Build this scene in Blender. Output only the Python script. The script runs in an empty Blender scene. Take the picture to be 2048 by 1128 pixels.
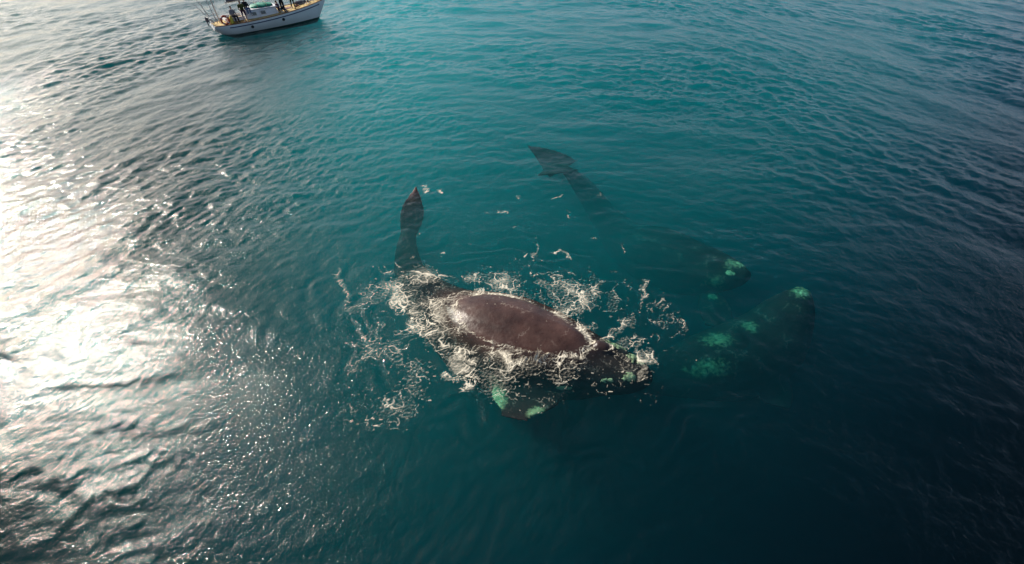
import bpy, bmesh, math, random
import numpy as np
from mathutils import Vector, Matrix
from mathutils.bvhtree import BVHTree

# ------------------------------------------------------------------ camera, sky, sun, exposure
S = bpy.context.scene
COL = S.collection
H_CAM, PITCH = 11.0, 44.5
cd = bpy.data.cameras.new('camera'); cam = bpy.data.objects.new('camera', cd); COL.objects.link(cam)
cam.location = (0, 0, H_CAM)
cam.rotation_euler = (math.radians(90 - PITCH), 0, 0)
cd.sensor_width = 36; cd.lens = 36 * 859 / 2048
cd.clip_start = 0.1; cd.clip_end = 6000
S.camera = cam

SUN_DIR = Vector((-.718, .426, .550)).normalized()
EL = math.asin(SUN_DIR.z); AZ = math.atan2(SUN_DIR.x, SUN_DIR.y)
HAZE_BROAD, HAZE_CORE, HAZE_LOW = 1.1, 15.0, .42
W = bpy.data.worlds.new('World'); S.world = W; W.use_nodes = True
nt = W.node_tree; bg = nt.nodes['Background']
sky = nt.nodes.new('ShaderNodeTexSky'); sky.sky_type = 'NISHITA'
sky.sun_disc = False; sky.sun_elevation = EL; sky.sun_rotation = AZ
sky.air_density = 1.0; sky.dust_density = 2.0; sky.ozone_density = 1.0
nt.links.new(sky.outputs[0], bg.inputs[0]); bg.inputs[1].default_value = 0.10
# thin high haze: a broad warm aureole round the sun and a pale band low in the sky
def wn(op, a, b=None, cls='ShaderNodeMath'):
    q = nt.nodes.new(cls); q.operation = op
    for i, v in enumerate((a, b)):
        if v is None: continue
        if isinstance(v, (int, float, tuple)): q.inputs[i].default_value = v
        else: nt.links.new(v, q.inputs[i])
    return q.outputs['Value'] if cls == 'ShaderNodeVectorMath' and op == 'DOT_PRODUCT' else q.outputs[0]
wt = nt.nodes.new('ShaderNodeTexCoord')
dsun = wn('MAXIMUM', wn('DOT_PRODUCT', wt.outputs['Generated'], tuple(SUN_DIR), 'ShaderNodeVectorMath'), 0.0)
glow = wn('ADD', wn('MULTIPLY', wn('POWER', dsun, 9.0), HAZE_BROAD), wn('MULTIPLY', wn('POWER', dsun, 260.0), HAZE_CORE))
wz = nt.nodes.new('ShaderNodeSeparateXYZ'); nt.links.new(wt.outputs['Generated'], wz.inputs[0])
low = wn('MULTIPLY', wn('POWER', wn('SUBTRACT', 1.0, wn('MINIMUM', wn('MAXIMUM', wz.outputs[2], 0.0), 1.0)), 5.0), HAZE_LOW)
b2 = nt.nodes.new('ShaderNodeBackground'); b2.inputs[0].default_value = (1, .93, .80, 1); nt.links.new(glow, b2.inputs[1])
b3 = nt.nodes.new('ShaderNodeBackground'); b3.inputs[0].default_value = (.52, .67, 1, 1); nt.links.new(low, b3.inputs[1])
a1 = nt.nodes.new('ShaderNodeAddShader'); a2 = nt.nodes.new('ShaderNodeAddShader')
nt.links.new(bg.outputs[0], a1.inputs[0]); nt.links.new(b2.outputs[0], a1.inputs[1])
nt.links.new(a1.outputs[0], a2.inputs[0]); nt.links.new(b3.outputs[0], a2.inputs[1])
nt.links.new(a2.outputs[0], nt.nodes['World Output'].inputs[0])
ld = bpy.data.lights.new('sun', 'SUN'); sun = bpy.data.objects.new('sun', ld); COL.objects.link(sun)
ld.energy = 5.0; ld.angle = math.radians(0.5); ld.color = (1.0, .93, .82)
sun.rotation_euler = SUN_DIR.to_track_quat('Z', 'Y').to_euler()
sun.location = SUN_DIR * 300
S.view_settings.view_transform = 'Standard'; S.view_settings.look = 'None'
S.view_settings.exposure = 0.2; S.view_settings.gamma = 1
S.render.engine = 'CYCLES'
cy = S.cycles
cy.use_denoising = True
cy.max_bounces = 10; cy.volume_bounces = 4; cy.transparent_max_bounces = 12; cy.glossy_bounces = 3
cy.diffuse_bounces = 3; cy.sample_clamp_indirect = 20.0; cy.caustics_reflective = False; cy.caustics_refractive = False

rng = np.random.default_rng(7)
random.seed(7)

# ------------------------------------------------------------------ materials
def mat(name, color=(.5,.5,.5), rough=.6, spec=.4, metal=0.0, noise=None):
    m = bpy.data.materials.new(name); m.use_nodes = True
    n = m.node_tree.nodes; l = m.node_tree.links
    b = n['Principled BSDF']
    b.inputs['Base Color'].default_value = (*color, 1); b.inputs['Roughness'].default_value = rough
    b.inputs['Metallic'].default_value = metal; b.inputs['Specular IOR Level'].default_value = spec
    if noise:
        sc, amt = noise
        t = n.new('ShaderNodeTexCoord'); x = n.new('ShaderNodeTexNoise')
        x.inputs['Scale'].default_value = sc; x.inputs['Detail'].default_value = 5
        r = n.new('ShaderNodeMapRange'); r.inputs[3].default_value = 1 - amt; r.inputs[4].default_value = 1 + amt
        r.inputs[1].default_value = .3; r.inputs[2].default_value = .7
        mx = n.new('ShaderNodeMix'); mx.data_type = 'RGBA'; mx.blend_type = 'MULTIPLY'; mx.inputs[0].default_value = 1
        l.new(t.outputs['Object'], x.inputs['Vector']); l.new(x.outputs['Fac'], r.inputs[0])
        mx.inputs[6].default_value = (*color, 1); l.new(r.outputs[0], mx.inputs[7]); l.new(mx.outputs[2], b.inputs['Base Color'])
    return m

def tag(o, label=None, cat=None, group=None, kind=None):
    for k, v in (('label', label), ('category', cat), ('group', group), ('kind', kind)):
        if v: o[k] = v
    return o

def link(name, me, m=None, parent=None, smooth=True):
    o = bpy.data.objects.new(name, me); COL.objects.link(o)
    if m is not None: me.materials.append(m)
    if parent is not None: o.parent = parent
    if smooth: me.polygons.foreach_set('use_smooth', np.ones(len(me.polygons), bool))
    return o

def grid_mesh(name, V, quads):
    me = bpy.data.meshes.new(name)
    nq = len(quads)
    me.vertices.add(len(V)); me.vertices.foreach_set('co', np.ascontiguousarray(V, np.float32).ravel())
    me.loops.add(nq * 4); me.loops.foreach_set('vertex_index', np.ascontiguousarray(quads, np.int32).ravel())
    me.polygons.add(nq); me.polygons.foreach_set('loop_start', np.arange(nq, dtype=np.int32) * 4)
    me.polygons.foreach_set('use_smooth', np.ones(nq, bool))
    me.update(calc_edges=True)
    return me

# ------------------------------------------------------------------ sea surface: spectra
def tile(N, L, lmin, lmax, wind, power, seed, slope_exp=4.0):
    """heights of a directional random sea on an L x L tile, scaled to rms slope 1"""
    r = np.random.default_rng(seed)
    k = np.fft.fftfreq(N, L / N) * 2 * np.pi
    kx, ky = np.meshgrid(k, k, indexing='ij'); kk = np.hypot(kx, ky); kk[0, 0] = 1
    c = np.abs((kx * math.cos(wind) + ky * math.sin(wind)) / kk)
    amp = kk ** (-slope_exp / 2) * (c ** power + .06)
    lam = 2 * np.pi / kk
    amp *= np.exp(-(lmin / lam) ** 4) * np.exp(-(lam / lmax) ** 4); amp[0, 0] = 0
    sp = amp * (r.normal(size=(N, N)) + 1j * r.normal(size=(N, N)))
    h = np.fft.ifft2(sp).real
    gx, gy = np.gradient(h, L / N)
    return (h / np.sqrt((gx ** 2 + gy ** 2).mean())).astype(np.float32)

def samp(T, L, x, y):
    N = T.shape[0]
    u = (x / L * N) % N; v = (y / L * N) % N
    i = np.floor(u).astype(np.int64); j = np.floor(v).astype(np.int64); fu = u - i; fv = v - j
    fu = fu * fu * (3 - 2 * fu) * .5 + fu * .5; fv = fv * fv * (3 - 2 * fv) * .5 + fv * .5
    i %= N; j %= N; i1 = (i + 1) % N; j1 = (j + 1) % N
    return (T[i, j] * (1 - fu) + T[i1, j] * fu) * (1 - fv) + (T[i, j1] * (1 - fu) + T[i1, j1] * fu) * fv

PI = math.pi
TA = [tile(1024, 61.0, 1.6, 7.5, PI / 2 + a, 3.0, 11 + i) for i, a in enumerate((-1.1, 0, 1.1))]
TB = [tile(1024, 23.0, .40, 2.0, PI / 2 + a, 2.0, 21 + i) for i, a in enumerate((-1.1, 0, 1.1))]
TC = tile(1024, 9.7, .15, .75, PI / 2 + .4, .5, 31)
TN = tile(512, 90.0, 6, 40, 0, 0, 41); TN = TN / TN.std()

def ss(a, b, x):
    t = np.clip((x - a) / (b - a), 0, 1); return t * t * (3 - 2 * t)

SLOPE_A, SLOPE_B, SLOPE_C = .045, .085, .112
def sea(x, y, sp=None):
    """height of the water at x, y"""
    x = np.asarray(x, np.float64); y = np.asarray(y, np.float64)
    right = ss(3, 28, x); left = ss(-3, -26, x); mid = 1 - right - left
    n = np.sqrt(right ** 2 + left ** 2 + mid ** 2)
    w = (right / n, mid / n, left / n)
    gust = np.clip(1 + .38 * samp(TN, 90.0, x, y), .45, 1.7)
    # calm slick that the whales leave, livelier water out beyond them
    calm = np.exp(-(((x - 4.5) / 8.5) ** 2 + ((y - 11) / 7.5) ** 2))
    calm = np.maximum(calm, 1.5 * np.exp(-(((x + 6.6) / 3.0) ** 2 + ((y - 20.5) / 2.4) ** 2)))      # a smooth footprint left by a tail beat
    far = ss(12, 40, y); gust = gust * (.75 + .6 * ss(12, 28, y))
    a = sum(w[i] * samp(TA[i], 61.0, x + 13 * i, y) for i in range(3)) * SLOPE_A * (.75 + .45 * far) * (1 - .35 * calm)
    b = sum(w[i] * samp(TB[i], 23.0, x, y + 7 * i) for i in range(3)) * SLOPE_B * gust * (1 - .28 * calm)
    c = samp(TC, 9.7, x, y) * SLOPE_C * gust * (1 - .18 * calm)
    if sp is not None:
        a = a * (1 - ss(.8, 2.5, sp)); b = b * (1 - ss(.25, .8, sp)); c = c * (1 - ss(.09, .3, sp))
    # rings of small waves spreading from the whale at the surface
    u = (x - .2) * .93 - (y - 9.2) * .36; v = (x - .2) * .36 + (y - 9.2) * .93
    d = np.hypot(u * .52, v) + .25 * samp(TN, 11.0, x, y)
    ring = .016 * np.exp(-((d - 3.4) / 1.3) ** 2) * np.sin(2 * PI * d / .62)
    if sp is not None: ring = ring * (1 - ss(.06, .15, sp))
    return a + b + c + ring

def axis_steps(lo_far, lo, hi, hi_far, step, grow=1.22):
    p = [lo]
    while p[-1] < hi: p.append(p[-1] + step(p[-1]))
    d = step(p[-1])
    up = []
    q = p[-1]
    while q < hi_far: d *= grow; q += d; up.append(q)
    dn = []; q = p[0]; d = step(p[0])
    while q > lo_far: d *= grow; q -= d; dn.append(q)
    return np.array(dn[::-1] + p + up)

gx = axis_steps(-1500, -68, 68, 1500, lambda x: max(.055, .055 * abs(x) / 13))
gy = axis_steps(-600, 1.0, 70, 2500, lambda y: max(.05, .05 * y / 13))

def water_mat():
    m = bpy.data.materials.new('sea_water'); m.use_nodes = True
    n = m.node_tree.nodes; l = m.node_tree.links
    n.clear()
    def N(t, **k):
        q = n.new(t)
        for a, b in k.items(): setattr(q, a, b)
        return q
    out = N('ShaderNodeOutputMaterial'); geo = N('ShaderNodeNewGeometry'); tc = N('ShaderNodeTexCoord')
    n1 = N('ShaderNodeTexNoise'); n1.inputs['Scale'].default_value = 8; n1.inputs['Detail'].default_value = 3.5; n1.inputs['Roughness'].default_value = .55
    n1.inputs['Distortion'].default_value = .6
    l.new(tc.outputs['Object'], n1.inputs['Vector'])
    bp = N('ShaderNodeBump'); bp.inputs['Strength'].default_value = 1; bp.inputs['Distance'].default_value = .019
    n2 = N('ShaderNodeTexNoise'); n2.inputs['Scale'].default_value = 17; n2.inputs['Detail'].default_value = 2.5; n2.inputs['Distortion'].default_value = .8
    n3 = N('ShaderNodeTexNoise'); n3.inputs['Scale'].default_value = .13; n3.inputs['Detail'].default_value = 3          # slicks and wind patches
    for q in (n2, n3): l.new(tc.outputs['Object'], q.inputs['Vector'])
    m3 = N('ShaderNodeMapRange'); m3.inputs[1].default_value = .36; m3.inputs[2].default_value = .62; m3.inputs[3].default_value = .75; m3.inputs[4].default_value = 1.5
    l.new(n3.outputs['Fac'], m3.inputs[0])
    hs = N('ShaderNodeMath', operation='MULTIPLY_ADD'); l.new(n2.outputs['Fac'], hs.inputs[0]); hs.inputs[1].default_value = .28; l.new(n1.outputs['Fac'], hs.inputs[2])
    hm = N('ShaderNodeMath', operation='MULTIPLY'); l.new(hs.outputs[0], hm.inputs[0]); l.new(m3.outputs[0], hm.inputs[1])
    l.new(hm.outputs[0], bp.inputs['Height'])
    dot = N('ShaderNodeVectorMath', operation='DOT_PRODUCT')
    l.new(geo.outputs['Incoming'], dot.inputs[0]); l.new(bp.outputs[0], dot.inputs[1])
    def M(op, a, b=None):
        q = N('ShaderNodeMath', operation=op)
        for i, v in enumerate((a, b)):
            if v is None: continue
            if isinstance(v, (int, float)): q.inputs[i].default_value = v
            else: l.new(v, q.inputs[i])
        return q.outputs[0]
    c = M('ABSOLUTE', dot.outputs['Value'])
    s = M('POWER', M('SUBTRACT', 1.0, c), 5.0)
    fac = M('ADD', M('MULTIPLY', s, .98), .02)
    gl = N('ShaderNodeBsdfGlossy'); gl.inputs['Roughness'].default_value = .058
    l.new(bp.outputs[0], gl.inputs['Normal'])
    tr = N('ShaderNodeBsdfTransparent')
    mx = N('ShaderNodeMixShader'); l.new(fac, mx.inputs[0]); l.new(tr.outputs[0], mx.inputs[1]); l.new(gl.outputs[0], mx.inputs[2])
    l.new(mx.outputs[0], out.inputs['Surface'])
    vs = N('ShaderNodeVolumeScatter'); vs.inputs['Color'].default_value = (.08, .90, 1, 1); vs.inputs['Density'].default_value = .25
    vs.inputs['Anisotropy'].default_value = .8
    va = N('ShaderNodeVolumeAbsorption'); va.inputs['Color'].default_value = (0.0, .81, .83, 1); va.inputs['Density'].default_value = .6
    # scatter density shaped to put a corner darkening into the near right water
    sx = N('ShaderNodeSeparateXYZ'); l.new(tc.outputs['Object'], sx.inputs[0])
    q = M('SUBTRACT', M('MULTIPLY', sx.outputs['Y'], .8), M('MULTIPLY', sx.outputs['X'], .75))
    mr = N('ShaderNodeMapRange', interpolation_type='SMOOTHSTEP'); l.new(q, mr.inputs[0])
    mr.inputs[1].default_value = -10; mr.inputs[2].default_value = 10; mr.inputs[3].default_value = .010; mr.inputs[4].default_value = .21
    mr2 = N('ShaderNodeMapRange', interpolation_type='SMOOTHSTEP'); l.new(M('ADD', sx.outputs['X'], M('MULTIPLY', sx.outputs['Y'], .25)), mr2.inputs[0])
    mr2.inputs[1].default_value = -15; mr2.inputs[2].default_value = 2; mr2.inputs[3].default_value = .10; mr2.inputs[4].default_value = 1  # scatter thinned on the left to grey the water near the glint
    l.new(M('MULTIPLY', mr.outputs[0], mr2.outputs[0]), vs.inputs['Density'])
    cm = N('ShaderNodeMapRange', interpolation_type='SMOOTHSTEP'); l.new(q, cm.inputs[0]); cm.inputs[1].default_value = -8; cm.inputs[2].default_value = 9
    cx = N('ShaderNodeMix', data_type='RGBA'); cx.inputs[6].default_value = (.02, .66, 1, 1); cx.inputs[7].default_value = (.03, .92, .99, 1)
    l.new(cm.outputs[0], cx.inputs[0]); l.new(cx.outputs[2], vs.inputs['Color'])     # bluer scatter colour towards the darkened near right
    m.cycles.volume_sampling = 'MULTIPLE_IMPORTANCE'; m.cycles.volume_step_rate = .0025
    ad = N('ShaderNodeAddShader'); l.new(vs.outputs[0], ad.inputs[0]); l.new(va.outputs[0], ad.inputs[1])
    l.new(ad.outputs[0], out.inputs['Volume'])
    return m

def build_sea():
    X, Y = np.meshgrid(gx, gy, indexing='ij')
    dx = np.gradient(gx)[:, None]; dy = np.gradient(gy)[None, :]
    sp = np.maximum(dx, dy) + 0 * X
    Z = sea(X, Y, sp)
    nx, ny = X.shape
    V = np.stack([X, Y, Z], -1).reshape(-1, 3)
    idx = np.arange(nx * ny).reshape(nx, ny)
    Q = np.stack([idx[:-1, :-1], idx[1:, :-1], idx[1:, 1:], idx[:-1, 1:]], -1).reshape(-1, 4)
    # the sides and the underside close the body of water
    loop = np.concatenate([idx[:, 0], idx[-1, 1:], idx[-2::-1, -1], idx[0, -2:0:-1]])
    low = V[loop].copy(); low[:, 2] = -45.0
    b = len(V); k = len(loop); li = b + np.arange(k)
    sides = np.stack([loop, li, np.roll(li, -1), np.roll(loop, -1)], -1)
    cor = np.array([[gx[0], gy[0], -45], [gx[-1], gy[0], -45], [gx[-1], gy[-1], -45], [gx[0], gy[-1], -45]])
    c0 = b + k
    V = np.concatenate([V, low, cor]); Q = np.concatenate([Q, sides, [[c0, c0 + 3, c0 + 2, c0 + 1]]])
    o = link('sea_water', grid_mesh('sea_water', V, Q), water_mat())
    tag(o, 'teal rippled sea water with sun glitter on its left side', 'sea', kind='structure')
    return o
build_sea()

def build_seabed():
    x = np.linspace(-1450, 1450, 160); y = np.linspace(-560, 2450, 160)
    x = np.sign(x) * (np.abs(x) / 1450) ** 2.2 * 1450; y = 15 + np.sign(y - 15) * (np.abs(y - 15) / 2435) ** 2.0 * 2435
    y = np.clip(y, -560, 2450)
    X, Y = np.meshgrid(x, np.unique(y), indexing='ij')
    Z = -24 + 1.2 * samp(TN, 90., X * .9 + 5, Y) 
    nx, ny = X.shape; idx = np.arange(nx * ny).reshape(nx, ny)
    Q = np.stack([idx[:-1, :-1], idx[1:, :-1], idx[1:, 1:], idx[:-1, 1:]], -1).reshape(-1, 4)
    o = link('seabed', grid_mesh('seabed', np.stack([X, Y, Z], -1).reshape(-1, 3), Q), mat('sand', (.22, .2, .15), .9, .1, noise=(.3, .4)))
    tag(o, 'dim sandy sea floor deep under the water', 'sea floor', kind='structure')
build_seabed()

# ------------------------------------------------------------------ whales
def loft(bm, st, n=24, up0=(0, 0, 1)):
    """st: (pos, half width, half height[, up]) along a spine; cap both ends"""
    P = [Vector(s[0]) for s in st]
    rings = []
    for i, s in enumerate(st):
        a = P[max(i - 1, 0)]; b = P[min(i + 1, len(P) - 1)]
        t = (b - a).normalized()
        up = Vector(s[3]) if len(s) > 3 and s[3] is not None else Vector(up0)
        side = t.cross(up).normalized(); u = side.cross(t).normalized()
        rings.append([bm.verts.new(P[i] + side * (s[1] * math.cos(q)) + u * (s[2] * math.sin(q)))
                      for q in (2 * PI * k / n for k in range(n))])
    for r0, r1 in zip(rings, rings[1:]):
        for k in range(n):
            bm.faces.new((r0[k], r0[(k + 1) % n], r1[(k + 1) % n], r1[k]))
    bm.faces.new(rings[0][::-1]); bm.faces.new(rings[-1])

def dense(st, m=6):
    """Catmull-Rom through the stations"""
    A = [np.array(list(s[0]) + [s[1], s[2]], float) for s in st]
    U = [np.array(s[3] if len(s) > 3 and s[3] is not None else (0, 0, 1), float) for s in st]
    out = []
    for i in range(len(A) - 1):
        p0, p1, p2, p3 = A[max(i - 1, 0)], A[i], A[i + 1], A[min(i + 2, len(A) - 1)]
        for k in range(m):
            t = k / m
            v = .5 * ((2 * p1) + (-p0 + p2) * t + (2 * p0 - 5 * p1 + 4 * p2 - p3) * t * t + (-p0 + 3 * p1 - 3 * p2 + p3) * t ** 3)
            u = U[i] * (1 - t) + U[i + 1] * t
            out.append((tuple(v[:3]), max(v[3], .02), max(v[4], .015), tuple(u)))
    s = A[-1]; out.append((tuple(s[:3]), s[3], s[4], tuple(U[-1])))
    return out

def blade(root, tip, chord, aft, c_root, c_tip, th, sweep, m=9):
    """a fluke blade or flipper: lens sections from root to tip; aft = direction of the chord"""
    root, tip, aft = Vector(root), Vector(tip), Vector(aft).normalized()
    st = []
    span = (tip - root)
    nrm = span.cross(aft).normalized()
    for i in range(m + 1):
        t = i / m
        c = chord(t) if chord else c_root * (1 - t) + c_tip * t
        st.append((root + span * t + aft * (sweep * t * t), c, max(th * (1 - .8 * t), .02), nrm))
    return st

def remesh(bm, voxel, smooth=3):
    me = bpy.data.meshes.new('tmp'); bm.to_mesh(me); bm.free()
    o = bpy.data.objects.new('tmp', me); COL.objects.link(o)
    r = o.modifiers.new('r', 'REMESH'); r.mode = 'VOXEL'; r.voxel_size = voxel
    if smooth:
        s = o.modifiers.new('s', 'SMOOTH'); s.factor = .5; s.iterations = smooth
    dg = bpy.context.evaluated_depsgraph_get(); dg.update()
    out = bpy.data.meshes.new_from_object(o.evaluated_get(dg))
    bpy.data.objects.remove(o); bpy.data.meshes.remove(me)
    return out

def whale_mat():
    m = bpy.data.materials.new('whale_skin'); m.use_nodes = True
    n = m.node_tree.nodes; l = m.node_tree.links; b = n['Principled BSDF']
    tc = n.new('ShaderNodeTexCoord')
    n1 = n.new('ShaderNodeTexNoise'); n1.inputs['Scale'].default_value = 1.6; n1.inputs['Detail'].default_value = 6
    n2 = n.new('ShaderNodeTexNoise'); n2.inputs['Scale'].default_value = 9; n2.inputs['Detail'].default_value = 4
    for q in (n1, n2): l.new(tc.outputs['Object'], q.inputs['Vector'])
    r = n.new('ShaderNodeValToRGB'); e = r.color_ramp.elements
    e[0].position = .3; e[0].color = (.010, .008, .009, 1); e[1].position = .72; e[1].color = (.030, .022, .021, 1)
    l.new(n1.outputs['Fac'], r.inputs[0])
    at = n.new('ShaderNodeAttribute'); at.attribute_name = 'pale'
    ad = n.new('ShaderNodeMath'); ad.operation = 'ADD'; sb = n.new('ShaderNodeMath'); sb.operation = 'MULTIPLY_ADD'
    sb.inputs[1].default_value = .9; sb.inputs[2].default_value = -.45
    l.new(n2.outputs['Fac'], sb.inputs[0]); l.new(sb.outputs[0], ad.inputs[0]); l.new(at.outputs['Fac'], ad.inputs[1])
    mr = n.new('ShaderNodeMapRange'); mr.inputs[1].default_value = .3; mr.inputs[2].default_value = .8; l.new(ad.outputs[0], mr.inputs[0])
    mx = n.new('ShaderNodeMix'); mx.data_type = 'RGBA'; mx.inputs[7].default_value = (.27, .30, .165, 1)
    bt = n.new('ShaderNodeAttribute'); bt.attribute_name = 'brown'  # sunlit brown of the exposed back, put into the skin colour
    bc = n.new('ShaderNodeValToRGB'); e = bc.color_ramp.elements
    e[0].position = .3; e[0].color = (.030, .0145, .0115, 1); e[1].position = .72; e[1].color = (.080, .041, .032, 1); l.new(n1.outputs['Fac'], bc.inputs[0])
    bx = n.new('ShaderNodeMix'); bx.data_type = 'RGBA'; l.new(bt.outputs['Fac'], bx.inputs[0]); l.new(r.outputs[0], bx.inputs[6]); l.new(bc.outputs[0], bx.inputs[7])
    # old scratches
    wn_ = n.new('ShaderNodeVectorMath'); wn_.operation = 'MULTIPLY_ADD'; l.new(n2.outputs['Color'], wn_.inputs[0]); wn_.inputs[1].default_value = (.35, .35, .35); l.new(tc.outputs['Object'], wn_.inputs[2])
    vo = n.new('ShaderNodeTexVoronoi'); vo.feature = 'DISTANCE_TO_EDGE'; vo.inputs['Scale'].default_value = .9; l.new(wn_.outputs[0], vo.inputs['Vector'])
    s1 = n.new('ShaderNodeMapRange'); l.new(vo.outputs['Distance'], s1.inputs[0]); s1.inputs[1].default_value = .004; s1.inputs[2].default_value = .022; s1.inputs[3].default_value = .5; s1.inputs[4].default_value = 0
    s2 = n.new('ShaderNodeMapRange'); l.new(n1.outputs['Fac'], s2.inputs[0]); s2.inputs[1].default_value = .5; s2.inputs[2].default_value = .6
    s3 = n.new('ShaderNodeMath'); s3.operation = 'MULTIPLY'; l.new(s1.outputs[0], s3.inputs[0]); l.new(s2.outputs[0], s3.inputs[1])
    sx_ = n.new('ShaderNodeMix'); sx_.data_type = 'RGBA'; sx_.inputs[7].default_value = (.24, .19, .16, 1); l.new(s3.outputs[0], sx_.inputs[0]); l.new(bx.outputs[2], sx_.inputs[6])
    l.new(mr.outputs[0], mx.inputs[0]); l.new(sx_.outputs[2], mx.inputs[6]); l.new(mx.outputs[2], b.inputs['Base Color'])
    b.inputs['Roughness'].default_value = .38; b.inputs['Specular IOR Level'].default_value = .35
    gp = n.new('ShaderNodeNewGeometry'); sp_ = n.new('ShaderNodeSeparateXYZ'); l.new(gp.outputs['Position'], sp_.inputs[0])
    sm = n.new('ShaderNodeMapRange'); l.new(sp_.outputs[2], sm.inputs[0]); sm.inputs[1].default_value = -.12; sm.inputs[2].default_value = .08
    sm.inputs[3].default_value = .0; sm.inputs[4].default_value = .42; l.new(sm.outputs[0], b.inputs['Specular IOR Level'])   # wet skin only shines where it meets air
    n4 = n.new('ShaderNodeTexNoise'); n4.inputs['Scale'].default_value = 3.2; n4.inputs['Detail'].default_value = 6; n4.inputs['Distortion'].default_value = 1.2
    l.new(tc.outputs['Object'], n4.inputs['Vector'])
    rr = n.new('ShaderNodeMapRange'); l.new(n4.outputs['Fac'], rr.inputs[0]); rr.inputs[1].default_value = .35; rr.inputs[2].default_value = .65
    rr.inputs[3].default_value = .24; rr.inputs[4].default_value = .42; l.new(rr.outputs[0], b.inputs['Roughness'])
    bp = n.new('ShaderNodeBump'); bp.inputs['Distance'].default_value = .02; bp.inputs['Strength'].default_value = .5
    l.new(n2.outputs['Fac'], bp.inputs['Height']); l.new(bp.outputs[0], b.inputs['Normal'])
    return m
M_WHALE = whale_mat()
M_CALL = mat('callosity', (.23, .24, .14), .9, .1, noise=(9, .7))
M_DARK = mat('dark_skin', (.012, .010, .011), .4, .4)

def whale(name, label, spine, limbs, pale=(), calls=(), voxel=.055, brown=()):
    bm = bmesh.new()
    loft(bm, dense(spine))
    for st in limbs: loft(bm, st, 16)
    me = remesh(bm, voxel, 4)
    co = np.empty(len(me.vertices) * 3, np.float32); me.vertices.foreach_get('co', co); co = co.reshape(-1, 3)
    pl = np.zeros(len(co), np.float32)
    for c, r, s in pale:
        d = np.linalg.norm((co - np.array(c)) / np.array(r), axis=1)
        pl = np.maximum(pl, s * np.clip(1.3 - d, 0, 1))
    br = np.zeros(len(co), np.float32)  # brown mask stands in for sun on the exposed back and tail tip
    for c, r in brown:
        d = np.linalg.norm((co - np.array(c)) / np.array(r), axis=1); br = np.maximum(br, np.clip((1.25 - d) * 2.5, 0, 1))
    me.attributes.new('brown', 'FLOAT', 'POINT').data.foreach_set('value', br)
    me.attributes.new('pale', 'FLOAT', 'POINT').data.foreach_set('value', pl)
    o = link(name, me, M_WHALE)
    tag(o, label, 'whale', 'whales gathered at the surface')
    bv = BVHTree.FromPolygons([Vector(v) for v in co], [tuple(p.vertices) for p in me.polygons])
    for i, (x, y, rx, ry) in enumerate(calls):
        hit, nr, _, _ = bv.ray_cast(Vector((x, y, 5)), Vector((0, 0, -1)))
        if hit is None: hit, nr, _, _ = bv.find_nearest(Vector((x, y, -.6)))
        cb = bmesh.new(); rr = random.Random(i + 5)
        R = nr.to_track_quat('Z', 'Y').to_matrix()
        ang = rr.uniform(0, 3)
        for k in range(34):
            a = rr.uniform(0, 2 * PI); q = math.sqrt(rr.random())
            off = Vector((math.cos(a) * q * rx, math.sin(a) * q * ry, 0))
            sz = (1.15 - q * .7) * min(rx, ry) * rr.uniform(.2, .44)
            hh, nn, _, _ = bv.find_nearest(hit + off)
            g = bmesh.ops.create_icosphere(cb, subdivisions=2, radius=sz)
            for v in g['verts']:
                v.co = hh + R @ Vector((v.co.x, v.co.y, v.co.z * .55))
        cm = remesh(cb, .03, 1)
        link('callosity', cm, M_CALL, o)
    return o, bv

spA = [((4.42, 7.5, -.62), .12, .1), ((4.2, 7.58, -.66), .42, .34), ((3.75, 7.75, -.74), .72, .54), ((3.1, 8.02, -.86), .95, .74),
       ((2.3, 8.35, -1.05), 1.25, 1.16), ((1.2, 8.8, -1.14), 1.68, 1.34), ((0, 9.3, -1.22), 1.9, 1.49), ((-1.2, 9.85, -1.25), 1.72, 1.44),
       ((-2.3, 10.6, -1.28), 1.25, 1.15), ((-3.4, 11.7, -1.38), .95, .95), ((-4.2, 13.0, -1.5), .7, .72), ((-4.6, 14.3, -1.3), .5, .5), ((-4.68, 15.4, -1.0), .32, .26)]
limbA = [blade((-4.65, 15.2, -1.0), (-4.36, 17.75, .14), lambda t: (.30 + .26 * math.sin(PI * t)) * (1 - t ** 3) + .04, (.45, .6, .15), 0, 0, .13, -.25),
         blade((-4.65, 15.2, -1.0), (-5.7, 13.9, -3.1), lambda t: .62 * (1 - t ** 1.6) + .05, (.2, .9, -.3), 0, 0, .13, .35),
         blade((.75, 8.2, -1.5), (.2, 5.95, -.3), lambda t: .70 + .45 * math.sin(PI * min(t * 1.15, 1)) - .75 * max(t - .75, 0) ** .7, (-1, .2, -.1), 0, 0, .2, .15),
         blade((1.0, 10.3, -1.6), (1.9, 12.2, -2.4), lambda t: .5 + .3 * math.sin(PI * t), (-1, .3, 0), 0, 0, .2, .3)]
limbA.append([((2.55, 8.42, -.1), .03, .02), ((2.7, 8.38, -.06), .2, .16), ((2.95, 8.3, -.1), .22, .17), ((3.3, 8.2, -.2), .14, .1), ((3.5, 8.15, -.28), .03, .02)])
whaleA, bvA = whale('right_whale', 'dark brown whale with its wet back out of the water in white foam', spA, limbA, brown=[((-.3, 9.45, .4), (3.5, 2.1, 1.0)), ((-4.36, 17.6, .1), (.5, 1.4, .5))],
    pale=[((-.62, 6.8, -.8), (.5, .85, .8), 1.1), ((.75, 6.1, -.5), (.4, .4, .6), 1.0), ((3.5, 8.72, -.5), (.45, .34, .45), 1.1)],
    calls=[(3.42, 8.6, .40, .28), (3.95, 8.0, .36, .26), (3.6, 7.35, .24, .2), (2.95, 7.3, .3, .14), (1.6, 7.25, .3, .2)])

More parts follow.
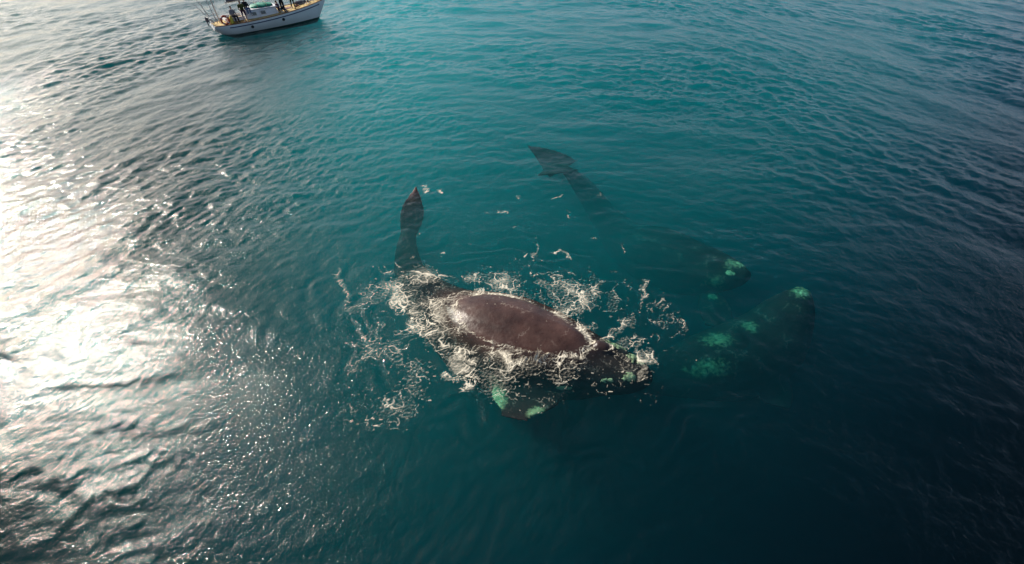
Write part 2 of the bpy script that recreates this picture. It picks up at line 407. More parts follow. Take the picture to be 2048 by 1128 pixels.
spB = [((9.6, 12.6, -1.0), .2, .15), ((9.35, 12.9, -1.3), .6, .5), ((8.9, 13.6, -1.8), 1.0, .9), ((8.2, 14.8, -2.6), 1.4, 1.3), ((7.3, 16.3, -3.2), 1.55, 1.45),
       ((6.2, 17.8, -3.6), 1.2, 1.15), ((5.1, 19.1, -2.9), .75, .8), ((3.9, 20.2, -1.7), .58, .5), ((2.9, 21.0, -1.0), .28, .2)]
limbB = [blade((2.8, 21.0, -1.0), (1.35, 22.7, -.45), lambda t: 1.0 * (1 - t ** 1.6) + .05, (-1, -.2, 0), 0, 0, .12, .5),
         blade((2.8, 21.0, -1.0), (1.6, 19.7, -.6), lambda t: 1.0 * (1 - t ** 1.6) + .05, (-1, -.2, 0), 0, 0, .12, .3),
         blade((8.6, 12.8, -2.4), (8.3, 10.8, -2.2), lambda t: .5 + .2 * math.sin(PI * t), (-1, .2, 0), 0, 0, .18, .2)]
whaleB, bvB = whale('right_whale', 'submerged whale with its dark tail flukes just under the surface behind the foaming whale', spB, limbB, pale=[((9.3, 13.2, -.9), (.8, .5, .6), .5), ((8.4, 12.7, -1.5), (.5, .4, .6), .5)],
    calls=[(9.35, 13.15, .38, .22), (8.9, 12.75, .22, .16), (8.5, 12.55, .26, .2)])

spC = [((11.5, 11.8, -1.0), .2, .15), ((11.25, 11.55, -1.3), .6, .5), ((10.8, 11.1, -1.8), 1.0, .9), ((9.9, 10.3, -2.5), 1.4, 1.3), ((8.6, 9.7, -2.8), 1.5, 1.4),
       ((7.3, 9.3, -2.6), 1.3, 1.2), ((6.0, 9.2, -2.9), .9, .85), ((4.7, 9.6, -3.8), .55, .55), ((3.6, 10.3, -4.2), .3, .3), ((2.9, 10.9, -4.4), .22, .16)]
limbC = [blade((2.9, 10.9, -4.4), (3.2, 12.8, -4.5), lambda t: .7 * (1 - t ** 1.6) + .05, (-.7, .7, 0), 0, 0, .12, .3),
         blade((2.9, 10.9, -4.4), (1.4, 10.0, -4.6), lambda t: .7 * (1 - t ** 1.6) + .05, (-.7, .7, 0), 0, 0, .12, .3),
         blade((9.6, 9.4, -2.6), (9.4, 7.6, -2.6), lambda t: .5 + .2 * math.sin(PI * t), (-1, .2, 0), 0, 0, .18, .2)]
whaleC, bvC = whale('right_whale', 'dim submerged whale farthest right with pale belly patches and one pale spot on its head', spC, limbC,
    pale=[((7.5, 9.7, -1.5), (.9, .6, .8), .5), ((7.0, 8.7, -1.9), (1.2, .5, .8), .48), ((11.2, 11.6, -.9), (.7, .5, .6), .5), ((8.9, 10.3, -1.5), (.4, .6, .6), .46)],
    calls=[(11.15, 11.45, .3, .2), (11.5, 11.85, .34, .2)])

# ------------------------------------------------------------------ foam on the water round the whale
FOAM = [
    ([(-2.7, 10.34), (-1.3, 10.34), (0.27, 9.87), (1.43, 9.2), (2.36, 8.64)], 0.34, 1.00),
    ([(-3.57, 10.78), (-2.68, 10.17), (-1.97, 9.16), (-2.18, 8.74)], 0.70, 0.72),
    ([(-4.04, 10.91), (-3.59, 9.6), (-2.91, 8.78), (-1.97, 8.34)], 0.40, 0.72),
    ([(-2.06, 8.44), (-0.99, 7.91), (0.55, 7.72), (2.12, 7.99)], 0.24, 1.0),
    ([(-0.97, 7.49), (1.15, 7.36), (3.38, 7.19)], 0.75, 0.36),
    ([(2.38, 8.14), (3.44, 7.91)], 0.5, 0.36),
    ([(3.55, 8.54), (4.23, 8.34), (4.4, 7.85), (3.92, 7.26)], 0.18, 0.45),
    ([(2.37, 8.78), (3.13, 8.95), (4.05, 9.42)], 0.20, 0.70),
    ([(-3.19, 11.3), (-1.37, 11.51), (0.65, 10.99), (1.9, 10.78), (2.61, 10.01)], 0.56, 0.56),
    ([(-0.07, 10.54), (1.32, 10.06), (2.11, 9.38)], 0.58, 0.60),
    ([(-4.51, 8.34), (-3.91, 7.05), (-2.8, 6.55)], 0.62, 0.36),
    ([(-3.65, 7.58), (-2.57, 6.96)], 0.5, 0.38),
    ([(-5.35, 10.06), (-4.73, 10.78), (-4.11, 11.3)], 0.57, 0.42),
    ([(-2.17, 7.31), (-1.16, 6.84)], 0.26, 0.75),
    ([(-1.95, 8.14), (-1.1, 7.05)], 0.36, 0.60),
    ([(-0.35, 6.88), (0.66, 6.39)], 0.5, 0.3),
    ([(2.93, 11.84), (3.12, 10.54)], 0.16, 0.55),
    ([(4.73, 11.04), (4.91, 9.05)], 0.18, 0.50),
    ([(-4.18, 17.76), (-3.69, 17.33)], 0.14, 0.80),
    ([(-6.62, 11.84), (-5.85, 10.29)], 0.27, 0.36),
    ([(0.82, 13.31), (0.95, 12.55)], 0.11, 0.60),
    ([(2.31, 15.42), (2.49, 15.09)], 0.12, 0.55),
    ([(-0.85, 15.42), (-0.62, 14.98)], 0.10, 0.50),
    ([(-6.4, 12.26), (-4.82, 12.06)], 0.17, 0.45),
    ([(0.29, 11.3), (3.08, 10.29), (5.13, 9.38)], 1.18, 0.30),
    ([(-4.42, 9.38), (-3.77, 6.39)], 1.12, 0.34),
]
def worley(x, y, cell, seed):
    """distance to nearest and second nearest point of a jittered grid, in cells, and the nearest one's random number"""
    r = np.random.default_rng(seed); n = 64
    jx = r.random((n, n)); jy = r.random((n, n)); jr = r.random((n, n))
    u = x / cell; v = y / cell; iu = np.floor(u).astype(int); iv = np.floor(v).astype(int)
    f1 = np.full(x.shape, 9.); f2 = np.full(x.shape, 9.); rr = np.zeros(x.shape)
    for a in (-1, 0, 1):
        for b in (-1, 0, 1):
            i = (iu + a) % n; j = (iv + b) % n
            d = np.hypot(iu + a + jx[i, j] - u, iv + b + jy[i, j] - v)
            near = d < f1
            f2 = np.where(near, f1, np.minimum(f2, d)); rr = np.where(near, jr[i, j], rr); f1 = np.minimum(f1, d)
    return f1, f2, rr

def foam_mat():
    m = mat('foam', (.78, .71, .57), .8, .2, noise=(14, .3))
    n = m.node_tree.nodes; l = m.node_tree.links
    t = n.new('ShaderNodeBsdfTransparent'); x = n.new('ShaderNodeMixShader'); at = n.new('ShaderNodeAttribute'); at.attribute_name = 'cover'; mu = n.new('ShaderNodeMath'); mu.operation = 'MULTIPLY'; mu.inputs[1].default_value = .8; l.new(at.outputs['Fac'], mu.inputs[0]); l.new(mu.outputs[0], x.inputs[0])
    l.new(t.outputs[0], x.inputs[1]); l.new(n['Principled BSDF'].outputs[0], x.inputs[2])
    l.new(x.outputs[0], n['Material Output'].inputs['Surface'])
    return m

def build_foam():
    h = .02
    x = np.arange(-7.2, 5.8, h); y = np.arange(5.4, 18.2, h)
    X, Y = np.meshgrid(x, y, indexing='ij')
    # whale's top, by rays from above on a coarser grid
    q = 4
    xc, yc = x[::q], y[::q]
    top = np.full((len(xc), len(yc)), -3.0)
    for i, a in enumerate(xc):
        for j, b in enumerate(yc):
            if a < -5.2 or (b > 13 and a > -3): continue
            hit = bvA.ray_cast(Vector((a, b, 4)), Vector((0, 0, -1)))[0]
            if hit is not None: top[i, j] = hit.z
    I = np.clip((X - xc[0]) / (h * q), 0, len(xc) - 1.001); J = np.clip((Y - yc[0]) / (h * q), 0, len(yc) - 1.001)
    i = I.astype(int); j = J.astype(int); fu = I - i; fv = J - j
    top = (top[i, j] * (1 - fu) + top[i + 1, j] * fu) * (1 - fv) + (top[i, j + 1] * (1 - fu) + top[i + 1, j + 1] * fu) * fv
    zw = sea(X, Y)
    rho = np.zeros(X.shape)
    wx = X + .16 * samp(TN, 7.0, X, Y) + .06 * samp(TN, 2.1, Y, X); wy = Y + .16 * samp(TN, 7.0, Y + 3, X) + .06 * samp(TN, 2.1, X + 1, Y)
    stray = random.Random(3)
    for _ in range(34):        # flecks drifting off on their own
        a, b, t = stray.uniform(-6.5, 5.4), stray.uniform(10.5, 17.0), stray.uniform(0, 3.1)
        L = stray.uniform(.08, .4)
        FOAM.append(([(a, b), (a + L * math.cos(t), b + L * math.sin(t))], stray.uniform(.05, .1), stray.uniform(.4, .6)))
    for pts, wd, rr in FOAM:
        d = np.full(X.shape, 99.)
        for (ax, ay), (bx, by) in zip(pts, pts[1:]):
            vx, vy = bx - ax, by - ay; L2 = vx * vx + vy * vy
            t = np.clip(((wx - ax) * vx + (wy - ay) * vy) / L2, 0, 1)
            d = np.minimum(d, np.hypot(wx - ax - t * vx, wy - ay - t * vy))
        rho = np.maximum(rho, rr * np.exp(-(d / wd) ** 2))
    wet = top - zw                                                        # above 0: skin out of the water
    rho = np.maximum(rho, .9 * np.exp(-((wet + .01) / .05) ** 2) * (X > -3.2) * (X < 3.6))  # a bright rim where water meets skin
    bare = ss(.02, .09, wet) * ss(-2.45, -1.75, X + .3 * samp(TN, 5., X, Y) + .35 * (Y - 9.3))
    rho = np.maximum(rho * (1 - bare), bare * .10 * (samp(TN, 5.5, Y, X) > .6))
    rho = rho * np.clip(1 + .35 * samp(TN, 9.0, X + 2, Y + 5), .35, 1.5)
    f1, f2, _ = worley(wx + .10 * samp(TN, 3.3, X, Y), wy * 1.15, .55, 3); e1 = f2 - f1
    g1, g2, _ = worley(wx * 1.1 + .05 * samp(TN, 1.7, Y, X), wy, .21, 4); e2 = g2 - g1
    d1, _, dr = worley(X * .8 + .03 * samp(TN, 1.1, X, Y), Y * 1.2, .12, 5)
    lace1 = np.minimum(rho, .75) * .26 - e1 * 1.7 - .02
    lace2 = rho * .50 - e2 * 1.6 - .27
    dots = np.where(dr < rho * .22, .17 * (1 - dr * .3) - d1, -1.) * 1.2
    F = np.maximum(np.maximum(lace1, lace2), dots)
    F = np.where(rho < .03, -1, F)
    film = np.clip(rho - .34, 0, .5) * .055 * np.clip(1 + .9 * samp(TN, 4.0, X + 1, Y), 0, 2)
    F = np.where(rho > .32, np.maximum(F, film - .010), F)
    fine = samp(TC, 2.2, X, Y); fine = fine / fine.std()
    F = np.where(F > -.2, F + .012 * fine, F)
    F = np.where(rho < .03, -1, F)
    on = F > -.01
    tall = .45 * np.exp(-(((X - .78) / .28) ** 2 + ((Y - 7.85) / .16) ** 2)) * np.clip(.7 + .35 * samp(TC, 3.1, X, Y) / TC.std(), .1, 1.6)
    base = np.maximum(zw, np.where(wet > 0, top, -9))
    Z = base + .004 + .022 * np.sqrt(np.clip(F, 0, .6)) * np.clip(1 + .4 * fine, .3, 2) + tall * (F > 0)
    cell = on[:-1, :-1].astype(int) + on[1:, :-1] + on[1:, 1:] + on[:-1, 1:] >= 2
    idx = np.arange(X.size).reshape(X.shape)
    cover = np.clip((F + .01) / .12, 0, 1)
    Q = np.stack([idx[:-1, :-1], idx[1:, :-1], idx[1:, 1:], idx[:-1, 1:]], -1)[cell]
    used, inv = np.unique(Q.ravel(), return_inverse=True)
    V = np.stack([X, Y, Z], -1).reshape(-1, 3)[used]
    me = grid_mesh('sea_foam', V, inv.reshape(-1, 4))
    me.attributes.new('cover', 'FLOAT', 'POINT').data.foreach_set('value', cover.ravel()[used].astype(np.float32))
    o = link('sea_foam', me, foam_mat())
    tag(o, 'white lacy sea foam churned up round the dark back of the surfacing whale', 'foam', kind='stuff')
    print('foam faces', len(Q))
build_foam()

# ------------------------------------------------------------------ sailboat
def box(bm, c, d, rot=None):
    g = bmesh.ops.create_cube(bm, size=1.0)
    R = rot or Matrix.Identity(3)
    for v in g['verts']: v.co = Vector(c) + R @ Vector((v.co.x * d[0], v.co.y * d[1], v.co.z * d[2]))
    return g['verts']

def tube(bm, pts, r, n=8, r1=None):
    P = [Vector(p) for p in pts]; m = len(P)
    st = []
    for i, p in enumerate(P):
        rr = r if r1 is None else r + (r1 - r) * i / (m - 1)
        t = (P[min(i + 1, m - 1)] - P[max(i - 1, 0)]).normalized()
        up = (0, 0, 1) if abs(t.z) < .9 else (1, 0, 0)
        st.append((p, rr, rr, up))
    loft(bm, st, n)

def obj(name, bm, m, parent=None, smooth=True, bevel=0):
    if bevel: bmesh.ops.bevel(bm, geom=bm.edges[:], offset=bevel, segments=2, affect='EDGES')
    bmesh.ops.recalc_face_normals(bm, faces=bm.faces[:])
    me = bpy.data.meshes.new(name); bm.to_mesh(me); bm.free()
    o = link(name, me, m, parent, smooth)
    if smooth:
        try: me.set_sharp_from_angle(angle=math.radians(40))
        except Exception: pass
    return o

M_HULL = mat('white_hull_paint', (.74, .76, .76), .3, .5, noise=(1.2, .06))
M_BOOT = mat('green_bottom_paint', (.035, .085, .075), .6, .3, noise=(2, .3))
M_BLUE = mat('blue_stripe_paint', (.03, .06, .13), .4)
M_TEAK = mat('teak_deck', (.50, .36, .15), .7, .2, noise=(5, .25))
M_RUST = mat('varnished_rail', (.20, .075, .035), .4, .4, noise=(6, .3))
M_CABIN = mat('cabin_paint', (.66, .66, .68), .4, .4, noise=(3, .06))
M_GLASS = mat('dark_glass', (.02, .03, .035), .1, .6)
M_STEEL = mat('steel', (.45, .46, .48), .35, .5, .8)
M_SPAR = mat('painted_spar', (.5, .47, .42), .5)
M_SAIL = mat('grey_sail_cover', (.10, .10, .115), .9, .1, noise=(7, .3))
M_ROPE = mat('rope', (.5, .42, .28), .9, .1)
M_TARP = mat('green_tarpaulin', (.015, .22, .15), .6, .3, noise=(6, .35))
M_RING = mat('red_life_ring', (.48, .07, .03), .5)
M_YEL = mat('yellow_oilskin', (.60, .46, .06), .6)

BOAT = Matrix.Translation((-22.15, 45.3, .0)) @ Matrix.Rotation(math.radians(41), 4, 'Z')
boat = bpy.data.objects.new('sailboat', None); COL.objects.link(boat); boat.matrix_world = BOAT
tag(boat, 'white wooden sailing yacht with a blue stripe and tan deck, people standing along it', 'sailboat')

def half_beam(x):   # at the rail
    t = (x + 5.0) / 10.3
    return max(.03, 1.42 * (1 - max(0, (t - .42) / .58) ** 2.3) * (1 - .48 * max(0, (.42 - t) / .42) ** 2.0))
def sheer(x):
    return .80 + .62 * ((x + 5.0) / 10.3) ** 1.5
def keel(x):
    # profile of the underside: overhanging counter, long keel, raked stem
    if x < -3.6: return .05 - .5 * max(0, (x + 4.6) / 1.0) if x > -4.6 else .05 + (-4.6 - x) * .9
    if x > 4.1: return -.35 + (x - 4.1) / 1.2 * 1.6
    return -.45 + .1 * max(0, (x - 1.5) / 2.6) ** 2
def build_hull():
    bm = bmesh.new(); xs = np.concatenate([np.linspace(-5.0, -3, 9), np.linspace(-2.6, 3, 15), np.linspace(3.3, 5.28, 12)])
    rows = []
    for x in xs:
        b = half_beam(x); sh = sheer(x); k = min(keel(x), sh - .05)
        L = []
        for j in range(13):
            t = j / 12
            z = k + (sh - k) * t
            y = b * (math.sin(t * PI / 2) ** .62) * (.93 + .07 * t)
            L.append((x, y, z))
        rows.append(L)
    def V(r): return [bm.verts.new(p) for p in r]
    R = [V(r[::1]) for r in rows]; Lf = []
    for r, vs in zip(rows, R):
        Lf.append([vs[0]] + [bm.verts.new((p[0], -p[1], p[2])) for p in r[1:]])
    for A, B in ((R, R[1:]), (Lf, Lf[1:])):
        for a, b in zip(A, B):
            for j in range(12):
                f = [a[j], b[j], b[j + 1], a[j + 1]]
                bm.faces.new(f)
    bm.faces.new([v for v in R[0]] + Lf[0][:0:-1]); bm.faces.new([v for v in R[-1][::-1]] + Lf[-1][1:])
    # the inside under the deck edge closes the hull
    for a, b, c, d in zip(R, R[1:], Lf, Lf[1:]):
        bm.faces.new((a[12], b[12], d[12], c[12]))
    bmesh.ops.recalc_face_normals(bm, faces=bm.faces[:])
    bmesh.ops.bisect_plane(bm, geom=bm.verts[:] + bm.edges[:] + bm.faces[:], plane_co=(0, 0, .06), plane_no=(-.012, 0, 1))
    o = obj('hull', bm, M_HULL, boat)
    o.data.materials.append(M_BOOT)
    for p in o.data.polygons:
        if p.center.z < .06 + .012 * p.center.x: p.material_index = 1
    return o
def hull_y(x, z):
    b = half_beam(x); sh = sheer(x); k = min(keel(x), sh - .05); t = min(max((z - k) / (sh - k), 0), 1)
    return b * (math.sin(t * PI / 2) ** .62) * (.93 + .07 * t)
hull = build_hull()
# blue stripe under the rail, on each side
for sgn in (-1, 1):
    bm = bmesh.new(); pr = None
    for x in np.linspace(-3.9, 4.55, 40):
        a = []
        for dz, out in ((-.25, 0), (-.25, .015), (-.17, .015), (-.17, 0)):
            z = sheer(x) + dz; a.append(bm.verts.new((x, sgn * (hull_y(x, z) + out - .004 * (out == 0)), z)))
        if pr:
            for j in range(4): bm.faces.new((pr[j], a[j], a[(j + 1) % 4], pr[(j + 1) % 4]))
        else: bm.faces.new(a)
        pr = a
    bm.faces.new(pr)
    obj('stripe', bm, M_BLUE, boat)
    for x in (-2.15, .62, 3.1)[:2 if sgn < 0 else 3]:
        z = sheer(x) - .42; y = hull_y(x, z)
        bm = bmesh.new()
        q = Vector((0, sgn, -.12)).to_track_quat('Z', 'Y').to_matrix().to_4x4()
        bmesh.ops.create_cone(bm, cap_ends=True, segments=24, radius1=.15, radius2=.13, depth=.06, matrix=Matrix.Translation((x, sgn * (y + .005), z)) @ q)
        ph = obj('porthole', bm, M_SPAR, boat)
        bm = bmesh.new()
        bmesh.ops.create_cone(bm, cap_ends=True, segments=24, radius1=.125, radius2=.12, depth=.03, matrix=Matrix.Translation((x, sgn * (y + .03), z)) @ q)
        obj('pane', bm, M_GLASS, ph)
# deck and cap rail
bm = bmesh.new(); pr = None
XS = np.linspace(-4.9, 5.15, 40)
for x in XS:
    b = half_beam(x) * .97; z = sheer(x) + .006
    a = [bm.verts.new((x, t * b, z + .05 * (1 - t * t))) for t in (-1, -.5, 0, .5, 1)]
    if pr:
        for j in range(4): bm.faces.new((pr[j], a[j], a[j + 1], pr[j + 1]))
    pr = a
g = bmesh.ops.extrude_face_region(bm, geom=bm.faces[:])
for v in g['geom']:
    if isinstance(v, bmesh.types.BMVert): v.co.z -= .03
obj('deck', bm, M_TEAK, boat)
bm = bmesh.new()
for sgn in (-1, 1):
    pr = None
    for x in XS:
        b = half_beam(x); z = sheer(x)
        a = [bm.verts.new((x, sgn * (b + o_), z + h_)) for o_, h_ in ((.02, -.01), (.02, .045), (-.05, .045), (-.05, -.01))]
        if pr:
            for j in range(4): bm.faces.new((pr[j], a[j], a[(j + 1) % 4], pr[(j + 1) % 4]))
        else: bm.faces.new(a)
        pr = a
    bm.faces.new(pr)
obj('cap_rail', bm, M_RUST, boat)
# cabin, its windows, hatch, cockpit
CZ = 1.0
bm = bmesh.new()
vs = box(bm, (-.85, 0, CZ + .27), (2.9, 1.62, .62))
for v in vs:
    if v.co.z > CZ + .3: v.co.y *= .86; v.co.x = -.85 + (v.co.x + .85) * (.9 if v.co.x > -.85 else 1)
cab = obj('cabin', bm, M_CABIN, boat, bevel=.05)
for x in (-1.55, -.75):
    for sgn in (-1, 1):
        bm = bmesh.new(); box(bm, (x, sgn * .775, CZ + .30), (.44, .03, .28), Matrix.Rotation(sgn * .18, 3, 'X'))
        w_ = obj('window', bm, M_SPAR, cab, False, .006)
        bm = bmesh.new(); box(bm, (x, sgn * .792, CZ + .302), (.36, .02, .21), Matrix.Rotation(sgn * .18, 3, 'X'))
        o_ = obj('pane', bm, M_GLASS, cab, False)
bm = bmesh.new(); box(bm, (-.85, 0, CZ + .59), (2.98, 1.5, .05)); obj('cabin_roof', bm, M_CABIN, boat, bevel=.02)
bm = bmesh.new(); box(bm, (1.75, 0, CZ + .12), (.75, .7, .16)); obj('hatch', bm, M_RUST, boat, bevel=.02)
bm = bmesh.new()
for sgn in (-1, 1): box(bm, (-3.1, sgn * .72, CZ + .12), (1.5, .08, .28))
box(bm, (-3.87, 0, CZ + .12), (.08, 1.36, .28)); obj('cockpit_coaming', bm, M_CABIN, boat, bevel=.012)
bm = bmesh.new(); box(bm, (-3.1, 0, CZ + .03), (1.42, 1.3, .06)); obj('cockpit_bench', bm, M_TEAK, boat, bevel=.01)
# spars and rigging
bm = bmesh.new(); tube(bm, [(1.15, 0, .9), (1.1, 0, 6), (1.05, 0, 12.5)], .085, 12, .055); obj('mast', bm, M_SPAR, boat)
bm = bmesh.new(); tube(bm, [(1.0, 0, 2.35), (-1.2, .0, 2.3), (-3.35, .0, 2.25)], .055, 10); boom = obj('boom', bm, M_SPAR, boat)
bm = bmesh.new()
tube(bm, [(x, .015 * math.sin(x * 7), 2.30 + .022 * x + .14 + .02 * math.sin(x * 5)) for x in np.linspace(-3.2, .9, 24)], .10, 10, .15); obj('furled_sail', bm, M_SAIL, boom)
bm = bmesh.new(); tube(bm, [(-4.3, 0, .9), (-4.35, 0, 6.5)], .055, 10, .04); obj('mizzen_mast', bm, M_SPAR, boat)
for pts in ([(5.25, 0, 1.5), (1.05, 0, 12.3)], [(-3.3, -.05, 2.3), (-3.25, 0, 4.3), (-3.1, 0, 9)], [(1.1, -1.32, .95), (1.05, 0, 9)], [(.6, -1.34, .95), (1.05, 0, 12.2)],
            [(1.1, 1.32, .95), (1.05, 0, 9)], [(-4.9, -.3, 1.0), (1.05, 0, 12.3)], [(-3.35, -.02, 2.2), (-3.0, -.3, 1.15)]):
    bm = bmesh.new(); tube(bm, pts, .011, 6); obj('stay', bm, M_STEEL, boat)
# stanchions with lifelines, bow pulpit, stern rail and the poles at the stern
PS = {}
for sgn in (-1, 1):
    L = []
    for x in (-2.6, -1.2, .2, 1.6, 2.9, 4.0):
        y = sgn * (half_beam(x) - .05); z = sheer(x)
        bm = bmesh.new(); tube(bm, [(x, y, z), (x, y, z + .62)], .014, 8); obj('stanchion', bm, M_STEEL, boat); L.append((x, y, z + .61))
    for dz in (0, -.28):
        bm = bmesh.new(); tube(bm, [(-4.0, sgn * .95, sheer(-4) + .62 + dz)] + [(a, b, c + dz) for a, b, c in L] + [(4.75, sgn * .25, sheer(4.75) + .62 + dz)], .007, 6); obj('lifeline', bm, M_STEEL, boat)
bm = bmesh.new()
tube(bm, [(4.4, -.42, sheer(4.4)), (4.45, -.42, sheer(4.4) + .62), (5.45, 0, 1.98), (4.45, .42, sheer(4.4) + .62), (4.4, .42, sheer(4.4))], .018, 8)
tube(bm, [(5.4, 0, 2.05), (5.25, 0, 1.45)], .018, 8); obj('bow_pulpit', bm, M_RUST, boat)
bm = bmesh.new(); tube(bm, [(4.6, 0, 1.42), (5.75, 0, 1.62)], .06, 10, .045); obj('bowsprit', bm, M_RUST, boat)
bm = bmesh.new()
tube(bm, [(-4.0, -.95, sheer(-4)), (-4.0, -.95, sheer(-4) + .62), (-5.0, -.62, sheer(-5) + .62), (-5.15, 0, sheer(-5) + .62), (-5.0, .62, sheer(-5) + .62), (-4.0, .95, sheer(-4) + .62), (-4.0, .95, sheer(-4))], .018, 8)
for y in (-.6, 0, .6): tube(bm, [(-5.0, y, sheer(-5)), (-5.02, y, sheer(-5) + .62)], .016, 8)
tube(bm, [(-4.95, -.64, sheer(-5) + .3), (-5.1, 0, sheer(-5) + .3), (-4.95, .64, sheer(-5) + .3)], .014, 8); obj('stern_rail', bm, M_STEEL, boat)
for a, b, r in (((-4.85, -.5, 1.0), (-5.7, -.2, 2.5), .03), ((-4.8, -.3, 1.0), (-5.35, .1, 2.75), .03), ((-4.6, -.55, 1.0), (-4.75, -.5, 3.1), .035), ((-4.9, .5, 1.0), (-5.1, .55, 2.6), .02)):
    bm = bmesh.new(); tube(bm, [a, b], r, 8, r * .7); obj('stern_pole', bm, M_SPAR, boat)
bm = bmesh.new(); tube(bm, [(-4.75, -1.0, 3.05), (-4.75, .1, 3.1)], .03, 8); obj('crossbar', bm, M_SAIL, boat)
bm = bmesh.new()
box(bm, (-5.15, .3, 1.2), (.24, .2, .36)); box(bm, (-5.2, .3, .95), (.08, .08, .5)); obj('outboard_motor', bm, M_SAIL, boat, bevel=.03)

def on_boat(name, me_or_none, m, loc, label, cat, group=None, rz=0):
    o = bpy.data.objects.new(name, me_or_none); COL.objects.link(o)
    if me_or_none and m: me_or_none.materials.append(m)
    o.matrix_world = BOAT @ Matrix.Translation(loc) @ Matrix.Rotation(rz, 4, 'Z')
    tag(o, label, cat, group); return o

def bm_mesh(name, bm):
    bmesh.ops.recalc_face_normals(bm, faces=bm.faces[:])
    me = bpy.data.meshes.new(name); bm.to_mesh(me); bm.free()
    me.polygons.foreach_set('use_smooth', np.ones(len(me.polygons), bool)); return me

# life ring on the stern rail
bm = bmesh.new(); n1, n2 = 28, 10; ring = []
for i in range(n1):
    a = 2 * PI * i / n1
    ring.append([bm.verts.new(((.30 + .075 * math.cos(2 * PI * j / n2)) * math.cos(a), .06 * math.sin(2 * PI * j / n2), (.30 + .075 * math.cos(2 * PI * j / n2)) * math.sin(a))) for j in range(n2)])
for i in range(n1):
    for j in range(n2): bm.faces.new((ring[i][j], ring[(i + 1) % n1][j], ring[(i + 1) % n1][(j + 1) % n2], ring[i][(j + 1) % n2]))
lr = on_boat('life_ring', bm_mesh('life_ring', bm), M_RING, (-4.05, -1.06, sheer(-4) + .42), 'red life ring hanging on the yacht rail near the stern', 'life ring')
for k in range(4):
    bm = bmesh.new(); a = PI / 4 + k * PI / 2
    tube(bm, [(.30 * math.cos(a + d), 0, .30 * math.sin(a + d)) for d in (-.1, 0, .1)], .08, 10)
    obj('band', bm, M_CABIN, lr)

# folded inflatable under a green cover, on the cabin roof
bm = bmesh.new()
for i, x in enumerate(np.linspace(-.75, .75, 7)):
    pass
loft(bm, dense([((-.95, 0, .06), .12, .05), ((-.75, 0, .12), .42, .12), ((-.2, .03, .16), .55, .17), ((.4, -.02, .15), .5, .16), ((.8, 0, .1), .34, .1), ((.98, 0, .05), .1, .04)], 4), 20)
for v in bm.verts:
    v.co.z = max(v.co.z, 0) * .7 + .03 * math.sin(v.co.x * 9 + v.co.y * 4) * (v.co.z > .05) + .02 * math.sin(v.co.y * 17) * (v.co.z > .05)
tp = on_boat('covered_dinghy', bm_mesh('covered_dinghy', bm), M_TARP, (-.55, 0, CZ + .62), 'small upturned dinghy under a bright green cover on the cabin roof', 'dinghy')
bm = bmesh.new()
for x in (-.45, .35): tube(bm, [(x, y, .02 + .33 * math.sqrt(max(0, 1 - (y / .6) ** 2))) for y in np.linspace(-.58, .58, 9)], .014, 6)
obj('lashing', bm, M_ROPE, tp)

# rope coils and a sail bag on the foredeck
def coil(loc, label, m, R=.2):
    bm = bmesh.new()
    tube(bm, [(R * (1 - .04 * (i // 16)) * math.cos(i * PI / 8), R * .8 * math.sin(i * PI / 8), .03 + .012 * i / 8) for i in range(60)], .022, 6)
    on_boat('rope_coil', bm_mesh('rope_coil', bm), m, loc, label, 'rope', 'rope coils on the deck')
coil((2.45, -.35, sheer(2.4) + .06), 'coil of reddish rope on the foredeck between two standing people', M_RUST)
coil((3.75, .1, sheer(3.7) + .06), 'coil of pale rope near the bow of the yacht', M_ROPE, .17)
bm = bmesh.new()
loft(bm, dense([((-.5, 0, .1), .08, .07), ((-.35, .02, .13), .2, .14), ((.1, 0, .14), .22, .15), ((.45, .02, .12), .16, .12), ((.6, 0, .1), .05, .05)], 4), 16)
on_boat('sail_bag', bm_mesh('sail_bag', bm), M_SAIL, (3.0, .25, sheer(3) + .05), 'long dark sail bag lying on the foredeck', 'sail bag', rz=.2)
bm = bmesh.new()
loft(bm, dense([((0, 0, .02), .2, .17, (1, 0, 0)), ((0, .02, .25), .22, .16, (1, 0, 0)), ((.03, 0, .5), .12, .1, (1, 0, 0)), ((.03, 0, .6), .04, .04, (1, 0, 0))], 4), 16)
on_boat('oilskin_bag', bm_mesh('oilskin_bag', bm), M_YEL, (-3.55, -.95, sheer(-3.5) + .05), 'yellow oilskin bundle standing by the seated person at the stern', 'bag')

# ------------------------------------------------------------------ people
SKIN = mat('skin', (.45, .27, .19), .55, .3)
HAIR = mat('dark_hair', (.025, .017, .012), .7, .3)
EYE = mat('eye_dark', (.02, .015, .012), .3)
SHOE_W = mat('white_shoe', (.7, .7, .7), .7); SHOE_D = mat('dark_shoe', (.04, .035, .03), .7)
def cloth(name, c): return mat(name, c, .9, .1, noise=(9, .25))
C_OLIVE = cloth('olive_cloth', (.085, .09, .03)); C_NAVY = cloth('navy_cloth', (.025, .03, .07)); C_BLACK = cloth('black_cloth', (.022, .022, .028))
C_GREY = cloth('grey_cloth', (.25, .23, .24)); C_JEAN = cloth('denim', (.10, .15, .27)); C_MAROON = cloth('plum_cloth', (.08, .03, .06)); C_KHAKI = cloth('khaki_cloth', (.36, .30, .17)); C_GREEN = cloth('dark_green_cloth', (.03, .05, .03))

def ell(bm, c, r, n=12):
    g = bmesh.ops.create_icosphere(bm, subdivisions=2, radius=1)
    for v in g['verts']: v.co = Vector(c) + Vector((v.co.x * r[0], v.co.y * r[1], v.co.z * r[2]))

